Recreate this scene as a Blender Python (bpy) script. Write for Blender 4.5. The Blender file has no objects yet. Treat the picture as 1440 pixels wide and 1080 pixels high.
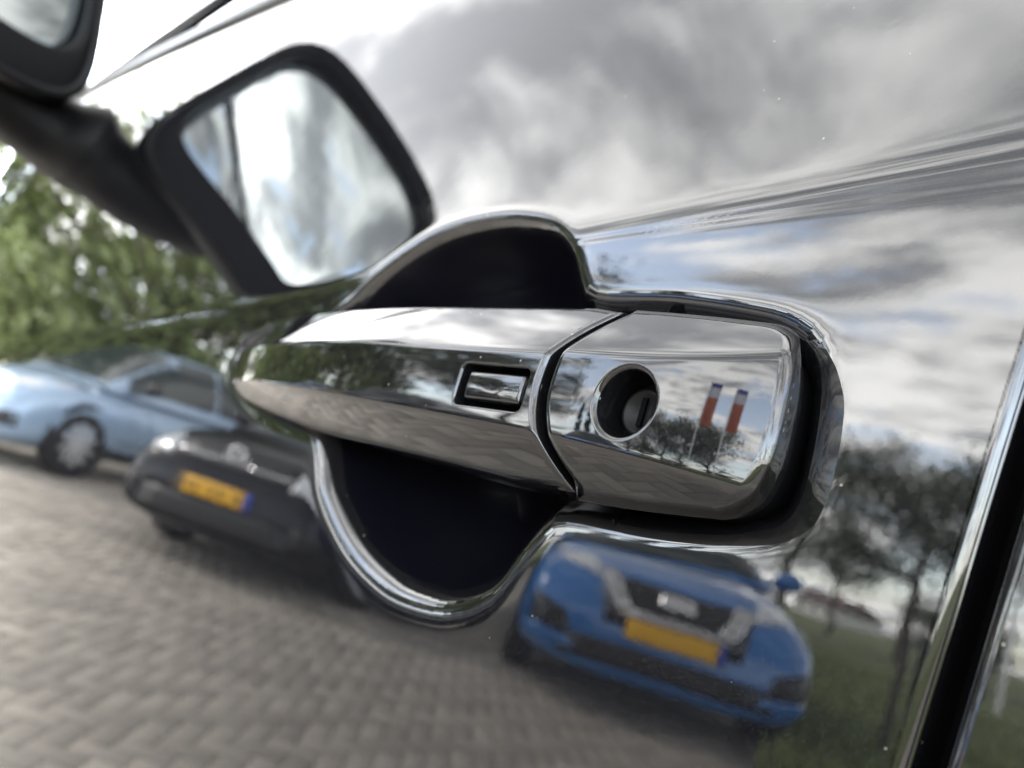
import bpy, bmesh, math, random
import numpy as np
from mathutils import Matrix, Vector
from mathutils.bvhtree import BVHTree
R = math.radians
random.seed(7); rng = np.random.default_rng(7)
sc = bpy.context.scene
COL = sc.collection
CZ = 0.92                                   # camera height above the paving

# ------------------------------------------------------------------ camera
YAW, PITCH, ROLL = R(45), R(9.7), R(17.6)
F0 = np.array([-math.sin(YAW), math.cos(YAW), 0]); R0 = np.array([math.cos(YAW), math.sin(YAW), 0]); ZU = np.array([0, 0, 1.])
CF = F0*math.cos(PITCH)+ZU*math.sin(PITCH); U1 = ZU*math.cos(PITCH)-F0*math.sin(PITCH)
CR = math.cos(ROLL)*R0+math.sin(ROLL)*U1; CU = -math.sin(ROLL)*R0+math.cos(ROLL)*U1
cam = bpy.data.cameras.new('camera'); camo = bpy.data.objects.new('camera', cam); COL.objects.link(camo)
M = Matrix.Identity(4)
for i in range(3):
    M[i][0] = CR[i]; M[i][1] = CU[i]; M[i][2] = -CF[i]
M[0][3], M[1][3], M[2][3] = 0, -.135, CZ
camo.matrix_world = M
cam.sensor_width = 36; cam.lens = 27.025; cam.clip_start = .005; cam.clip_end = 3000
cam.dof.use_dof = True; cam.dof.focus_distance = .150; cam.dof.aperture_fstop = 12.5
sc.camera = camo

# ------------------------------------------------------------------ world, sun, exposure
SUN = Vector((-.70, .42, .62)).normalized()
w = bpy.data.worlds.new('World'); sc.world = w; w.use_nodes = True
def N(nt, t, **kw):
    n = nt.nodes.new(t)
    for k, v in kw.items():
        if k.startswith('in_'):
            key = k[3:]
            n.inputs[int(key) if key.isdigit() else key].default_value = v
        else: setattr(n, k, v)
    return n
SKYO, SKYB, SKYT = (31.2, 17.7, 5), (15.1, 11.4, 9), (.37, .47)
def build_world():
    nt = w.node_tree; nt.nodes.clear(); L = nt.links.new
    out = N(nt, 'ShaderNodeOutputWorld'); bg = N(nt, 'ShaderNodeBackground'); bg.inputs['Strength'].default_value = .1
    sky = N(nt, 'ShaderNodeTexSky', sky_type='NISHITA', sun_disc=False)
    sky.sun_elevation = math.asin(SUN.z); sky.sun_rotation = math.atan2(SUN.x, SUN.y)
    tc = N(nt, 'ShaderNodeTexCoord'); sep = N(nt, 'ShaderNodeSeparateXYZ'); L(tc.outputs['Generated'], sep.inputs[0])
    mx = N(nt, 'ShaderNodeMath', operation='MAXIMUM', in_1=0.0); L(sep.outputs['Z'], mx.inputs[0])
    dn = N(nt, 'ShaderNodeMath', operation='ADD', in_1=.22); L(mx.outputs[0], dn.inputs[0])
    comb = N(nt, 'ShaderNodeCombineXYZ')
    for a in 'XY':
        dv = N(nt, 'ShaderNodeMath', operation='DIVIDE'); L(sep.outputs[a], dv.inputs[0]); L(dn.outputs[0], dv.inputs[1]); L(dv.outputs[0], comb.inputs[a])
    def noise(sc_, det, rough, off, dist=0.0, st=(1, 1, 1)):
        mp = N(nt, 'ShaderNodeMapping'); mp.inputs['Location'].default_value = off; mp.inputs['Scale'].default_value = st; L(comb.outputs[0], mp.inputs[0])
        n = N(nt, 'ShaderNodeTexNoise', in_Scale=sc_, in_Detail=det, in_Roughness=rough, in_Distortion=dist); L(mp.outputs[0], n.inputs['Vector']); return n.outputs['Fac']
    def ramp(v, a, b, ca, cb):
        r = N(nt, 'ShaderNodeMapRange', interpolation_type='SMOOTHSTEP'); r.inputs[1].default_value = a; r.inputs[2].default_value = b; r.inputs[3].default_value = ca; r.inputs[4].default_value = cb
        L(v, r.inputs[0]); return r.outputs[0]
    el = ramp(sep.outputs['Z'], .30, .62, -.075, .07)   # broken low down, closed deck overhead
    nm = N(nt, 'ShaderNodeMath', operation='ADD'); L(noise(2.3, 10, .58, SKYO, .35, (.6, 1.1, 1)), nm.inputs[0]); L(el, nm.inputs[1])
    mask = ramp(nm.outputs[0], SKYT[0], SKYT[1], 0, 1)
    body = ramp(noise(4.6, 10, .60, SKYB, .35, (.42, 1.15, 1)), .38, .64, 0, 1)
    cm = N(nt, 'ShaderNodeMix', data_type='RGBA'); cm.inputs['A'].default_value = (3.9, 4.0, 4.2, 1); cm.inputs['B'].default_value = (15., 14.9, 14.6, 1); L(body, cm.inputs['Factor'])
    # clouds glow towards the veiled sun
    dot = N(nt, 'ShaderNodeVectorMath', operation='DOT_PRODUCT'); L(tc.outputs['Generated'], dot.inputs[0]); dot.inputs[1].default_value = SUN
    gl = ramp(dot.outputs['Value'], 0.1, 1.0, 1.0, 1.25)
    # cloud bases overhead are greyer than the sunlit cloud flanks lower down
    hi = ramp(sep.outputs['Z'], .20, .75, 1.2, .56)
    gm = N(nt, 'ShaderNodeMath', operation='MULTIPLY'); L(gl, gm.inputs[0]); L(hi, gm.inputs[1])
    cs = N(nt, 'ShaderNodeVectorMath', operation='SCALE'); L(cm.outputs['Result'], cs.inputs[0]); L(gm.outputs[0], cs.inputs['Scale'])
    hs = N(nt, 'ShaderNodeHueSaturation', in_Saturation=.62); L(sky.outputs[0], hs.inputs['Color'])
    sk = N(nt, 'ShaderNodeVectorMath', operation='SCALE'); L(hs.outputs[0], sk.inputs[0]); sk.inputs['Scale'].default_value = 3.2
    mixs = N(nt, 'ShaderNodeMix', data_type='RGBA'); L(mask, mixs.inputs['Factor']); L(sk.outputs[0], mixs.inputs['A']); L(cs.outputs[0], mixs.inputs['B'])
    L(mixs.outputs['Result'], bg.inputs['Color']); L(bg.outputs[0], out.inputs['Surface'])
build_world()
sl = bpy.data.lights.new('sun', 'SUN'); sl.energy = .9; sl.angle = R(14); sl.color = (1, .95, .88)
so = bpy.data.objects.new('sun', sl); COL.objects.link(so); so.rotation_euler = (-SUN).to_track_quat('-Z', 'Y').to_euler()
vs = sc.view_settings; vs.view_transform = 'Standard'; vs.look = 'None'; vs.gamma = 1; vs.use_curve_mapping = False
vs.exposure = 3.05
sc.render.engine = 'CYCLES'
sc.cycles.max_bounces = 10; sc.cycles.glossy_bounces = 8

# ------------------------------------------------------------------ materials
MATS = {}
def mat(name, col=(.5, .5, .5), rough=.5, metal=0., ior=1.5, coat=0., noise=None, bump=None, tint=None, spec=.5):
    """noise=(scale, col2, lo, hi); bump=(scale, distance); tint= attribute strength"""
    m = bpy.data.materials.new(name); m.use_nodes = True; nt = m.node_tree; L = nt.links.new
    b = nt.nodes['Principled BSDF']; b.inputs['Base Color'].default_value = (*col, 1); b.inputs['Roughness'].default_value = rough
    b.inputs['Metallic'].default_value = metal; b.inputs['IOR'].default_value = ior; b.inputs['Coat Weight'].default_value = coat
    b.inputs['Coat Roughness'].default_value = .02; b.inputs['Specular IOR Level'].default_value = spec
    tc = N(nt, 'ShaderNodeTexCoord')
    src = None
    if noise:
        n = N(nt, 'ShaderNodeTexNoise', in_Scale=noise[0], in_Detail=6.0, in_Roughness=.62); L(tc.outputs['Object'], n.inputs['Vector'])
        r = N(nt, 'ShaderNodeMapRange'); r.inputs[1].default_value = noise[2]; r.inputs[2].default_value = noise[3]; L(n.outputs['Fac'], r.inputs[0])
        mx = N(nt, 'ShaderNodeMix', data_type='RGBA'); mx.inputs['A'].default_value = (*col, 1); mx.inputs['B'].default_value = (*noise[1], 1); L(r.outputs[0], mx.inputs['Factor'])
        src = mx.outputs['Result']
    if tint:
        at = N(nt, 'ShaderNodeAttribute', attribute_name='tint')
        r = N(nt, 'ShaderNodeMapRange'); r.inputs[3].default_value = 1-tint; r.inputs[4].default_value = 1+tint; L(at.outputs['Fac'], r.inputs[0])
        vm = N(nt, 'ShaderNodeVectorMath', operation='SCALE'); L(r.outputs[0], vm.inputs['Scale'])
        if src is not None: L(src, vm.inputs[0])
        else: vm.inputs[0].default_value = col
        src = vm.outputs[0]
    if src is not None: L(src, b.inputs['Base Color'])
    if bump:
        n = N(nt, 'ShaderNodeTexNoise', in_Scale=bump[0], in_Detail=3.0); L(tc.outputs['Object'], n.inputs['Vector'])
        bp = N(nt, 'ShaderNodeBump', in_Distance=bump[1]); bp.inputs['Strength'].default_value = 1.; L(n.outputs['Fac'], bp.inputs['Height']); L(bp.outputs[0], b.inputs['Normal'])
    MATS[name] = m; return m
def paint(name, col, rough=.012, ior=1.62, peel=1.5, flake=.014, spec=4200):
    """dark clear-coated car paint: fine flake below, slight orange peel and dust on top"""
    m = bpy.data.materials.new(name); m.use_nodes = True; nt = m.node_tree; L = nt.links.new
    b = nt.nodes['Principled BSDF']; b.inputs['IOR'].default_value = ior; b.inputs['Roughness'].default_value = rough
    tc = N(nt, 'ShaderNodeTexCoord')
    v = N(nt, 'ShaderNodeTexVoronoi', in_Scale=float(spec)); L(tc.outputs['Object'], v.inputs['Vector'])
    sp = N(nt, 'ShaderNodeSeparateColor'); L(v.outputs['Color'], sp.inputs[0])
    r = N(nt, 'ShaderNodeMapRange'); r.inputs[1].default_value = .80; r.inputs[2].default_value = 1.; r.inputs[4].default_value = flake; L(sp.outputs[0], r.inputs[0])
    # scattered dust specks
    v2 = N(nt, 'ShaderNodeTexVoronoi', in_Scale=210.0); L(tc.outputs['Object'], v2.inputs['Vector'])
    s2 = N(nt, 'ShaderNodeSeparateColor'); L(v2.outputs['Color'], s2.inputs[0])
    pick = N(nt, 'ShaderNodeMath', operation='GREATER_THAN', in_1=.74); L(s2.outputs[1], pick.inputs[0])
    near = N(nt, 'ShaderNodeMath', operation='LESS_THAN', in_1=.055); L(v2.outputs['Distance'], near.inputs[0])
    dust = N(nt, 'ShaderNodeMath', operation='MULTIPLY'); L(pick.outputs[0], dust.inputs[0]); L(near.outputs[0], dust.inputs[1])
    sm = N(nt, 'ShaderNodeTexNoise', in_Scale=26.0, in_Detail=7.0, in_Roughness=.7); L(tc.outputs['Object'], sm.inputs['Vector'])
    sr = N(nt, 'ShaderNodeMapRange'); sr.inputs[1].default_value = .50; sr.inputs[2].default_value = .78; sr.inputs[3].default_value = rough; sr.inputs[4].default_value = .085; L(sm.outputs['Fac'], sr.inputs[0]); L(sr.outputs[0], b.inputs['Roughness'])
    mx = N(nt, 'ShaderNodeMix', data_type='RGBA'); mx.inputs['A'].default_value = (*col, 1); mx.inputs['B'].default_value = (.5, .5, .52, 1); L(r.outputs[0], mx.inputs['Factor'])
    mx2 = N(nt, 'ShaderNodeMix', data_type='RGBA'); L(dust.outputs[0], mx2.inputs['Factor']); L(mx.outputs['Result'], mx2.inputs['A']); mx2.inputs['B'].default_value = (.12, .115, .105, 1)
    L(mx2.outputs['Result'], b.inputs['Base Color'])
    if peel:
        n1 = N(nt, 'ShaderNodeTexNoise', in_Scale=320.0, in_Detail=2.0); L(tc.outputs['Object'], n1.inputs['Vector'])
        n2 = N(nt, 'ShaderNodeTexNoise', in_Scale=55.0, in_Detail=1.0); L(tc.outputs['Object'], n2.inputs['Vector'])
        b1 = N(nt, 'ShaderNodeBump', in_Distance=2.4e-6*peel); b1.inputs['Strength'].default_value = 1.; L(n1.outputs['Fac'], b1.inputs['Height'])
        b2 = N(nt, 'ShaderNodeBump', in_Distance=9e-6*peel); b2.inputs['Strength'].default_value = 1.; L(n2.outputs['Fac'], b2.inputs['Height']); L(b1.outputs[0], b2.inputs['Normal'])
        L(b2.outputs[0], b.inputs['Normal'])
    MATS[name] = m; return m
paint('black_paint', (.0030, .0030, .0036))
paint('handle_paint', (.0030, .0030, .0036), peel=.35, ior=1.50)
mat('gloss_trim', (.006, .006, .007), .06)
mat('black_plastic', (.0022, .0022, .0026), .5, bump=(900, .00002), spec=.08)
mat('mirror_shell', (.0022, .0022, .0026), .38, spec=.10)
mat('rubber', (.0012, .0012, .0015), .6, spec=.03)
mat('window_glass', (.004, .005, .005), .0, ior=1.52)
mat('mirror_glass', (.50, .54, .54), .0, metal=1.)
mat('dark_metal', (.006, .006, .0065), .35, spec=.10)
mat('belt_trim', (.05, .05, .052), .35, ior=1.6)
mat('shade_black', (.0016, .0016, .0028), .22, spec=.10)  # recess shade set in the material: blacker and duller than the door paint

# ------------------------------------------------------------------ object helpers
def link(name, me, parent=None, loc=None):
    o = bpy.data.objects.new(name, me); COL.objects.link(o)
    if parent: o.parent = parent
    if loc is not None: o.location = loc
    return o
def tag(o, label=None, cat=None, group=None, kind=None):
    if label: o['label'] = label
    if cat: o['category'] = cat
    if group: o['group'] = group
    if kind: o['kind'] = kind
    return o
def empty(name, loc, rz=0, label=None, cat=None, group=None):
    o = bpy.data.objects.new(name, None); COL.objects.link(o); o.location = loc; o.rotation_euler = (0, 0, rz); o.empty_display_size = .1
    return tag(o, label, cat, group)
def npmesh(name, V, Q, m, normals=None, smooth=True):
    """V (n,3), Q (k,4) or (k,3) index arrays"""
    me = bpy.data.meshes.new(name); V = np.asarray(V, np.float32); Q = np.asarray(Q, np.int32); k = Q.shape[1]
    me.vertices.add(len(V)); me.vertices.foreach_set('co', V.ravel())
    me.loops.add(Q.size); me.loops.foreach_set('vertex_index', Q.ravel())
    me.polygons.add(len(Q)); me.polygons.foreach_set('loop_start', np.arange(0, Q.size, k, dtype=np.int32))
    me.polygons.foreach_set('loop_total', np.full(len(Q), k, np.int32))
    me.update(calc_edges=True); me.validate()
    if smooth: me.polygons.foreach_set('use_smooth', np.ones(len(me.polygons), bool))
    me.materials.append(MATS[m])
    if normals is not None:
        nn = np.asarray(normals, np.float64); nn = nn/np.linalg.norm(nn, axis=1, keepdims=True)
        me.normals_split_custom_set_from_vertices([tuple(x) for x in nn])
    return me
def grid_quads(a, b, wrap=False, base=0):
    """a rows, b columns; wrap joins last column to first"""
    i, j = np.meshgrid(np.arange(a-1), np.arange(b if wrap else b-1), indexing='ij')
    j2 = (j+1) % b
    return (np.stack([i*b+j, i*b+j2, (i+1)*b+j2, (i+1)*b+j], -1).reshape(-1, 4)+base)
def bm_obj(name, bm, m, parent=None, loc=None, smooth=False):
    me = bpy.data.meshes.new(name); bm.normal_update(); bm.to_mesh(me); bm.free(); me.materials.append(MATS[m])
    if smooth: me.polygons.foreach_set('use_smooth', np.ones(len(me.polygons), bool))
    return link(name, me, parent, loc)
def catmull(P, n=8):
    P = np.asarray(P, float); out = []
    for i in range(len(P)):
        a, b, c, d = P[i-1], P[i], P[(i+1) % len(P)], P[(i+2) % len(P)]
        for t in np.arange(n)/n:
            out.append(.5*((2*b)+(-a+c)*t+(2*a-5*b+4*c-d)*t*t+(-a+3*b-3*c+d)*t**3))
    return np.array(out)
def catmull_open(P, n=6):
    P = np.asarray(P, float); return catmull(np.vstack([2*P[0]-P[1], P, 2*P[-1]-P[-2]]), n)[n+1:-(2*n)]
def resample(P, n):
    P = np.asarray(P, float); Q = np.vstack([P, P[:1]]); s = np.r_[0, np.cumsum(np.linalg.norm(np.diff(Q, axis=0), axis=1))]
    t = np.arange(n)/n*s[-1]; return np.stack([np.interp(t, s, Q[:, 0]), np.interp(t, s, Q[:, 1])], 1)
def sdf(P, poly, chunk=20000):
    """signed distance (positive inside) and its gradient for points P (n,2)"""
    A = poly; B = np.roll(poly, -1, 0); E = B-A; L2 = (E**2).sum(1)
    d = np.empty(len(P)); g = np.empty((len(P), 2))
    for k in range(0, len(P), chunk):
        p = P[k:k+chunk]; w_ = p[:, None]-A[None]
        t = np.clip((w_*E).sum(2)/L2, 0, 1); v = w_-t[..., None]*E; dd = (v**2).sum(2)
        i = dd.argmin(1); r = np.arange(len(p)); vv = v[r, i]; di = np.sqrt(dd[r, i])
        c = (A[None, :, 1] > p[:, None, 1]) != (B[None, :, 1] > p[:, None, 1])
        with np.errstate(divide='ignore', invalid='ignore'):
            xx = A[None, :, 0]+(p[:, None, 1]-A[None, :, 1])*(E[None, :, 0]/E[None, :, 1])
        ins = (c & (p[:, None, 0] < xx)).sum(1) % 2 == 1
        sg = np.where(ins, 1., -1.); d[k:k+chunk] = sg*di
        g[k:k+chunk] = sg[:, None]*vv/np.maximum(di, 1e-9)[:, None]
    return d, g
def star(center, poly, ang):
    """distance from center to a star-shaped outline along each angle"""
    A = poly-center; B = np.roll(A, -1, 0); out = np.zeros(len(ang))
    D = np.stack([np.cos(ang), np.sin(ang)], 1); E = B-A
    for k in range(len(ang)):
        d = D[k]; den = d[0]*E[:, 1]-d[1]*E[:, 0]
        with np.errstate(divide='ignore', invalid='ignore'):
            t = (A[:, 0]*E[:, 1]-A[:, 1]*E[:, 0])/den; s = (A[:, 0]*d[1]-A[:, 1]*d[0])/den
        ok = (t > 0) & (s >= -1e-9) & (s <= 1+1e-9); out[k] = t[ok].max() if ok.any() else 0
    return out
def fdnorm(f, X, Z, e=2e-5):
    return np.stack([(f(X+e, Z)-f(X-e, Z))/(2*e), -np.ones_like(X), (f(X, Z+e)-f(X, Z-e))/(2*e)], 1)
def softp(s, w_): return w_*np.logaddexp(0, s/w_)

# ------------------------------------------------------------------ the black car's side (z relative to camera height)
GAP = (-.0306, -.0260)                       # shut line at z=0: rear edge of front door / front edge of rear door
SLANT = .085
FRONT = -1.20
def belt(x): return .303+.11*np.clip(-(x+.5), -.5, 1.3)
def crease_z(x): return .0747+.145*(x+.125)
def skin(x, z):
    e = np.minimum(x+.1, 0); y = e**2/50.+(z-.03)**2/16.
    s = z-crease_z(x); sp = softp(s, .0020)
    y = y+.10*sp+.17*.13*(1-np.exp(-sp/.13))
    wl = .0022+.0050*np.clip((x+.125)/.10, 0, 1)
    fade = np.clip((x+.20)/.07, 0, 1)
    y = y+fade*.00008*np.exp(-((s+wl*.9)/(wl*.34))**2)
    return y
RECESS = catmull([(-.2225, .0535), (-.2140, .0642), (-.2019, .0755), (-.1872, .0823), (-.1657, .0849), (-.1478, .0828), (-.1357, .0783), (-.127, .0708), (-.1215, .0625), (-.1160, .0586),
                  (-.0948, .0583), (-.0756, .0562), (-.0668, .0542), (-.0608, .0505), (-.0571, .0437), (-.0555, .033), (-.0552, .0212), (-.0568, .0145), (-.0610, .0108), (-.0720, .0072), (-.0869, .0047), (-.1060, .0030),
                  (-.1107, .0002), (-.1143, -.006), (-.1200, -.0170), (-.1300, -.0240), (-.1420, -.0270), (-.1580, -.0272), (-.1790, -.0216), (-.1995, -.0093), (-.2100, .0035), (-.2150, .0068),
                  (-.237, .0088), (-.264, .0134), (-.279, .021), (-.284, .029), (-.279, .0365), (-.258, .0428), (-.236, .0462)], 8)
RC = np.array([-.165, .030])
def dish(d, gz, x):
    """depth of the hand recess against distance inside its lip, with slope; the lower lip is fuller"""
    wd = .0010+.0010*np.clip(gz, 0, 1)*np.clip((-.108-x)/.01, 0, 1); d = d-1.7*wd-.0008; s = softp(d, wd); sl_ = 1/(1+np.exp(-np.clip(d/wd, -60, 60)))
    a, W_, p = .026, .032, 2.3
    q = np.clip(1-s/W_, 0, 1); return a*(1-q**p), a*p/W_*q**(p-1)*sl_
def edge_roll(x, z, r=.0018):
    e = np.maximum(np.minimum(GAP[0]+SLANT*z-x, x-FRONT), 0); k = np.clip(1-e/r, 0, .985)
    return r*(1-np.sqrt(1-k*k))
def base(x, z): return skin(x, z)+edge_roll(x, z)
car_base = (-.45, .90, 0)
car = empty('black_car', car_base, 0, 'glossy black car whose front door fills the picture, its flank mirroring the street', 'car')
OFF = (-car_base[0], -car_base[1], CZ)        # children are written in door coordinates
def part(name, me, parent=car): return link(name, me, parent, OFF if parent is car else None)

def make_door():
    z0 = -.56
    xs = np.linspace(FRONT, GAP[0], 200)
    top = np.stack([xs, belt(xs)], 1)
    gx = lambda z: GAP[0]+SLANT*z
    gt = gx(float(belt(np.array(-.012)))); xs = np.linspace(FRONT, gt, 200); top = np.stack([xs, belt(xs)], 1)
    rect = np.vstack([[(FRONT, z0)], [(gx(z0), z0)], top[::-1]])
    op = resample(RECESS, 620); a1 = np.arctan2(op[:, 1]-RC[1], op[:, 0]-RC[0])
    a2 = np.linspace(-math.pi, math.pi, 420, endpoint=False)
    cr = math.atan2(.086-.03, -.034+.165); a3 = cr+np.linspace(-.16, .10, 140)
    cl = math.atan2(crease_z(-.6)-.03, -.6+.165) % (2*math.pi); a4 = cl+np.linspace(-.18, .14, 180)
    corners = np.array([math.atan2(z0-.03, FRONT+.165), math.atan2(z0-.03, gx(z0)+.165), math.atan2(belt(gt)-.03, gt+.165), math.atan2(belt(FRONT)-.03, FRONT+.165)])
    ang = np.unique(np.round(np.concatenate([a1, a2, a3, a4, corners]) % (2*math.pi), 5))
    r_in = star(RC, RECESS, ang); r_out = star(RC, rect, ang)
    D = np.stack([np.cos(ang), np.sin(ang)], 1)
    ti = 1-np.linspace(1, 0, 56)**1.7*.999; rings = [RC+D*(r_in*t)[:, None] for t in ti]
    n_out = 150; q = np.linspace(0, 1, n_out)[1:]
    for k in q:
        rr = r_in+(r_out-r_in)*(0.12*k+.88*k**2.6) if k < 1 else r_out
        rings.append(RC+D*rr[:, None])
    # extra tight rings before the outer edge so the hem rolls cleanly
    tight = [RC+D*(r_out-.0026*f)[:, None] for f in (1., .8, .6, .42, .26, .12)]
    rings = rings[:-1]+tight+[rings[-1]]
    P = np.array(rings); a, b = P.shape[:2]; X, Z = P[..., 0].ravel(), P[..., 1].ravel()
    d = np.full(X.shape, -1.); g = np.zeros((len(X), 2))
    nr = (X > -.32) & (X < -.033) & (Z > -.06) & (Z < .12)
    d[nr], g[nr] = sdf(np.stack([X[nr], Z[nr]], 1), resample(RECESS, 170))
    dy, ds = dish(np.maximum(d, -.05), g[:, 1], X)
    Y = base(X, Z)+dy
    nrm = fdnorm(base, X, Z); nrm[:, 0] += ds*g[:, 0]; nrm[:, 2] += ds*g[:, 1]
    V = np.stack([X, Y, Z], 1); Q = grid_quads(a, b, True)
    # hem returning into the car
    last = V[-b:].copy(); hem = last.copy(); hem[:, 1] += .030
    c = np.array([-.6, 0, 0]); hn = last-c; hn[:, 1] = 0; hx = np.where(np.abs(last[:, 0]-gx(last[:, 2])) < 1e-4, 1., np.where(np.abs(last[:, 0]-FRONT) < 1e-4, -1., 0.)); hz = np.where(hx == 0, np.sign(last[:, 2]), 0)
    hn = np.stack([hx, np.full(b, -.05), hz], 1)
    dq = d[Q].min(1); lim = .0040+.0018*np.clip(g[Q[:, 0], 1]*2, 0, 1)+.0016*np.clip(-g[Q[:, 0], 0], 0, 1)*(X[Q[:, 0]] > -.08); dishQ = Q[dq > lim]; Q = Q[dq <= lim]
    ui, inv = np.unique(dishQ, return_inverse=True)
    dish_me = npmesh('shaded_recess', V[ui], inv.reshape(-1, 4)[:, ::-1], 'shade_black', nrm[ui])  # deep part of the recess, split off to carry the painted shade
    n0 = len(V); V = np.vstack([V, last+[0, 2e-5, 0], hem]); nrm = np.vstack([nrm, hn, hn])
    Q = np.vstack([Q, grid_quads(2, b, True, n0)])
    ui, inv = np.unique(Q, return_inverse=True)
    dr = part('front_door', npmesh('front_door', V[ui], inv.reshape(-1, 4)[:, ::-1], 'black_paint', nrm[ui]))
    link('shaded_recess', dish_me, dr); return dr
front_door = make_door()

def skin_panel(name, xs, zs, m, top=belt, slant=0.):
    """a body panel that follows the same flank"""
    X = np.repeat(xs[None], len(zs), 0); T = np.repeat(zs[:, None], len(xs), 1)
    Z = -.56+(top(X)+.56)*T; X = X+slant*Z
    lo, hi = xs[0], xs[-1]
    def f(x, z):
        xx = x-slant*z; e = np.maximum(np.minimum(hi-xx, xx-lo), 0); k = np.clip(1-e/.0018, 0, .985); return skin(x, z)+.0018*(1-np.sqrt(1-k*k))
    x, z = X.ravel(), Z.ravel(); V = np.stack([x, f(x, z), z], 1); n = fdnorm(f, x, z)
    Q = grid_quads(len(zs), len(xs))
    for col, s in ((0, -1.), (len(xs)-1, 1.)):
        idx = np.arange(len(zs))*len(xs)+col; e = V[idx].copy(); e2 = e.copy(); e2[:, 1] += .03; b0 = len(V)
        V = np.vstack([V, e, e2]); nn = np.tile([s, -.05, 0], (2*len(zs), 1)); n = np.vstack([n, nn])
        q = grid_quads(2, len(zs), False, b0); Q = np.vstack([Q, q if s < 0 else q[:, ::-1]])
    return part(name, npmesh(name, V, Q, m, n))
tight = np.array([0, .0003, .0006, .001, .0014, .0019, .0026])
zsd = np.unique(np.concatenate([np.linspace(0, 1, 160), np.linspace(.62, .80, 260)]))
skin_panel('rear_door', np.concatenate([GAP[1]+tight, GAP[1]+np.linspace(.004, .15, 60), GAP[1]+np.linspace(.16, .95, 60)]), zsd, 'black_paint', slant=SLANT)
skin_panel('front_wing', np.concatenate([np.linspace(-1.75, FRONT-.012, 40), FRONT-.006-tight[::-1]]), np.linspace(0, 1, 120), 'black_paint')

def prism_yz(name, prof, xs, m, yoff, parent, caps=True, smooth=True):
    """extrude a closed (y,z) profile along x; yoff(x)->(dy,dz)"""
    prof = np.asarray(prof); n = len(prof); V = []
    for x in xs:
        dy, dz = yoff(x); V += [(x, p[0]+dy, p[1]+dz) for p in prof]
    Q = grid_quads(len(xs), n, True)
    me = npmesh(name, V, Q, m, smooth=smooth)
    return part(name, me, parent)
def sub(name, me, parent):                     # sub-part written in door coordinates under a part at OFF
    o = link(name, me, parent); return o
# jamb and seal seen down the shut line
zs_ = np.linspace(0, 1, 60); V = []
for t in zs_:
    z = -.55+(float(belt(np.array(-.03)))-.006+.55)*t; xm = (GAP[0]+GAP[1])/2+SLANT*z
    for k in np.linspace(-1, 1, 7):
        x = xm+.022*k; V.append((x, float(skin(np.array(x), np.array(z)))+.022-.003*(1-k*k), z))
link('door_seal', npmesh('door_seal', V, grid_quads(60, 7), 'rubber'), car, OFF)
# belt moulding, window glass, frame
def roundprof(pts, n=4):
    return catmull(pts, n)
xs = np.linspace(-1.62, .9, 90)
beltp = roundprof([(-.004, .001), (-.0045, .008), (-.003, .0145), (.004, .017), (.014, .014), (.016, .002), (.006, -.002)], 5)
prism_yz('belt_moulding', beltp[::-1]*.8, xs, 'belt_trim', lambda x: (float(skin(np.array(x), belt(np.array(x)))), float(belt(np.array(x)))), car)
TI = .40                                        # glass leans in
def glass_pt(x, h): 
    zb = float(belt(np.array(x)))+.012; yb = float(skin(np.array(x), np.array(zb)))+.012
    return (x, yb+TI*h+.12*h*h, zb+h)
def sheet(name, xs, hs, m, off=0., parent=car):
    V = [glass_pt(x, h) for h in hs for x in xs]; V = np.array(V); V[:, 1] += off
    return part(name, npmesh(name, V, grid_quads(len(hs), len(xs)), m))
sheet('front_window', np.linspace(-1.45, -.034, 50), np.linspace(0, .40, 14), 'window_glass')
sheet('rear_window', np.linspace(-.026, .85, 30), np.linspace(0, .40, 14), 'window_glass')
def slab(name, quad, th, m, parent=car):
    """thick plate from four (x,h) corners on the glass plane, standing proud of it"""
    V = []
    for t in np.linspace(0, 1, 10):
        for s in np.linspace(0, 1, 10):
            a = np.array(quad[0])*(1-s)+np.array(quad[1])*s; b = np.array(quad[3])*(1-s)+np.array(quad[2])*s; p = a*(1-t)+b*t
            V.append(glass_pt(p[0], p[1]))
    V = np.array(V); Vf = V.copy(); Vf[:, 1] -= th; Vb = V.copy(); Vb[:, 1] += .01
    b_ = 100; ring = [i for i in range(10)]+[i*10+9 for i in range(1, 10)]+[90+i for i in range(8, -1, -1)]+[i*10 for i in range(8, 0, -1)]
    Q = np.vstack([grid_quads(10, 10), [[ring[i], ring[i-1], ring[i-1]+100, ring[i]+100] for i in range(len(ring))]])
    return part(name, npmesh(name, np.vstack([Vf, Vb]), Q, m, smooth=False))
slab('door_pillar', [(-.080, .0), (-.032, .0), (-.020, .40), (-.068, .40)], .005, 'gloss_trim')
slab('door_pillar', [(-.024, .0), (.050, .0), (.062, .40), (-.012, .40)], .005, 'gloss_trim')
slab('window_divider', [(-1.17, 0), (-1.08, 0), (-1.02, .34), (-1.10, .34)], .006, 'rubber')
slab('windscreen_pillar', [(-1.62, 0), (-1.45, 0), (-.62, .46), (-.72, .46)], .012, 'black_paint')
slab('roof_rail', [(-.74, .385), (.9, .385), (.9, .45), (-.64, .45)], .012, 'black_paint')
bm = bmesh.new(); bmesh.ops.create_cube(bm, size=1, matrix=Matrix.Translation((-.4, .42, -.12))@Matrix.Diagonal((2.6, .6, .82, 1)))
bm_obj('inner_light_block', bm, 'shade_black', car, OFF)  # unseen dark block added inside to stop light behind the thin door skin

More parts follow.
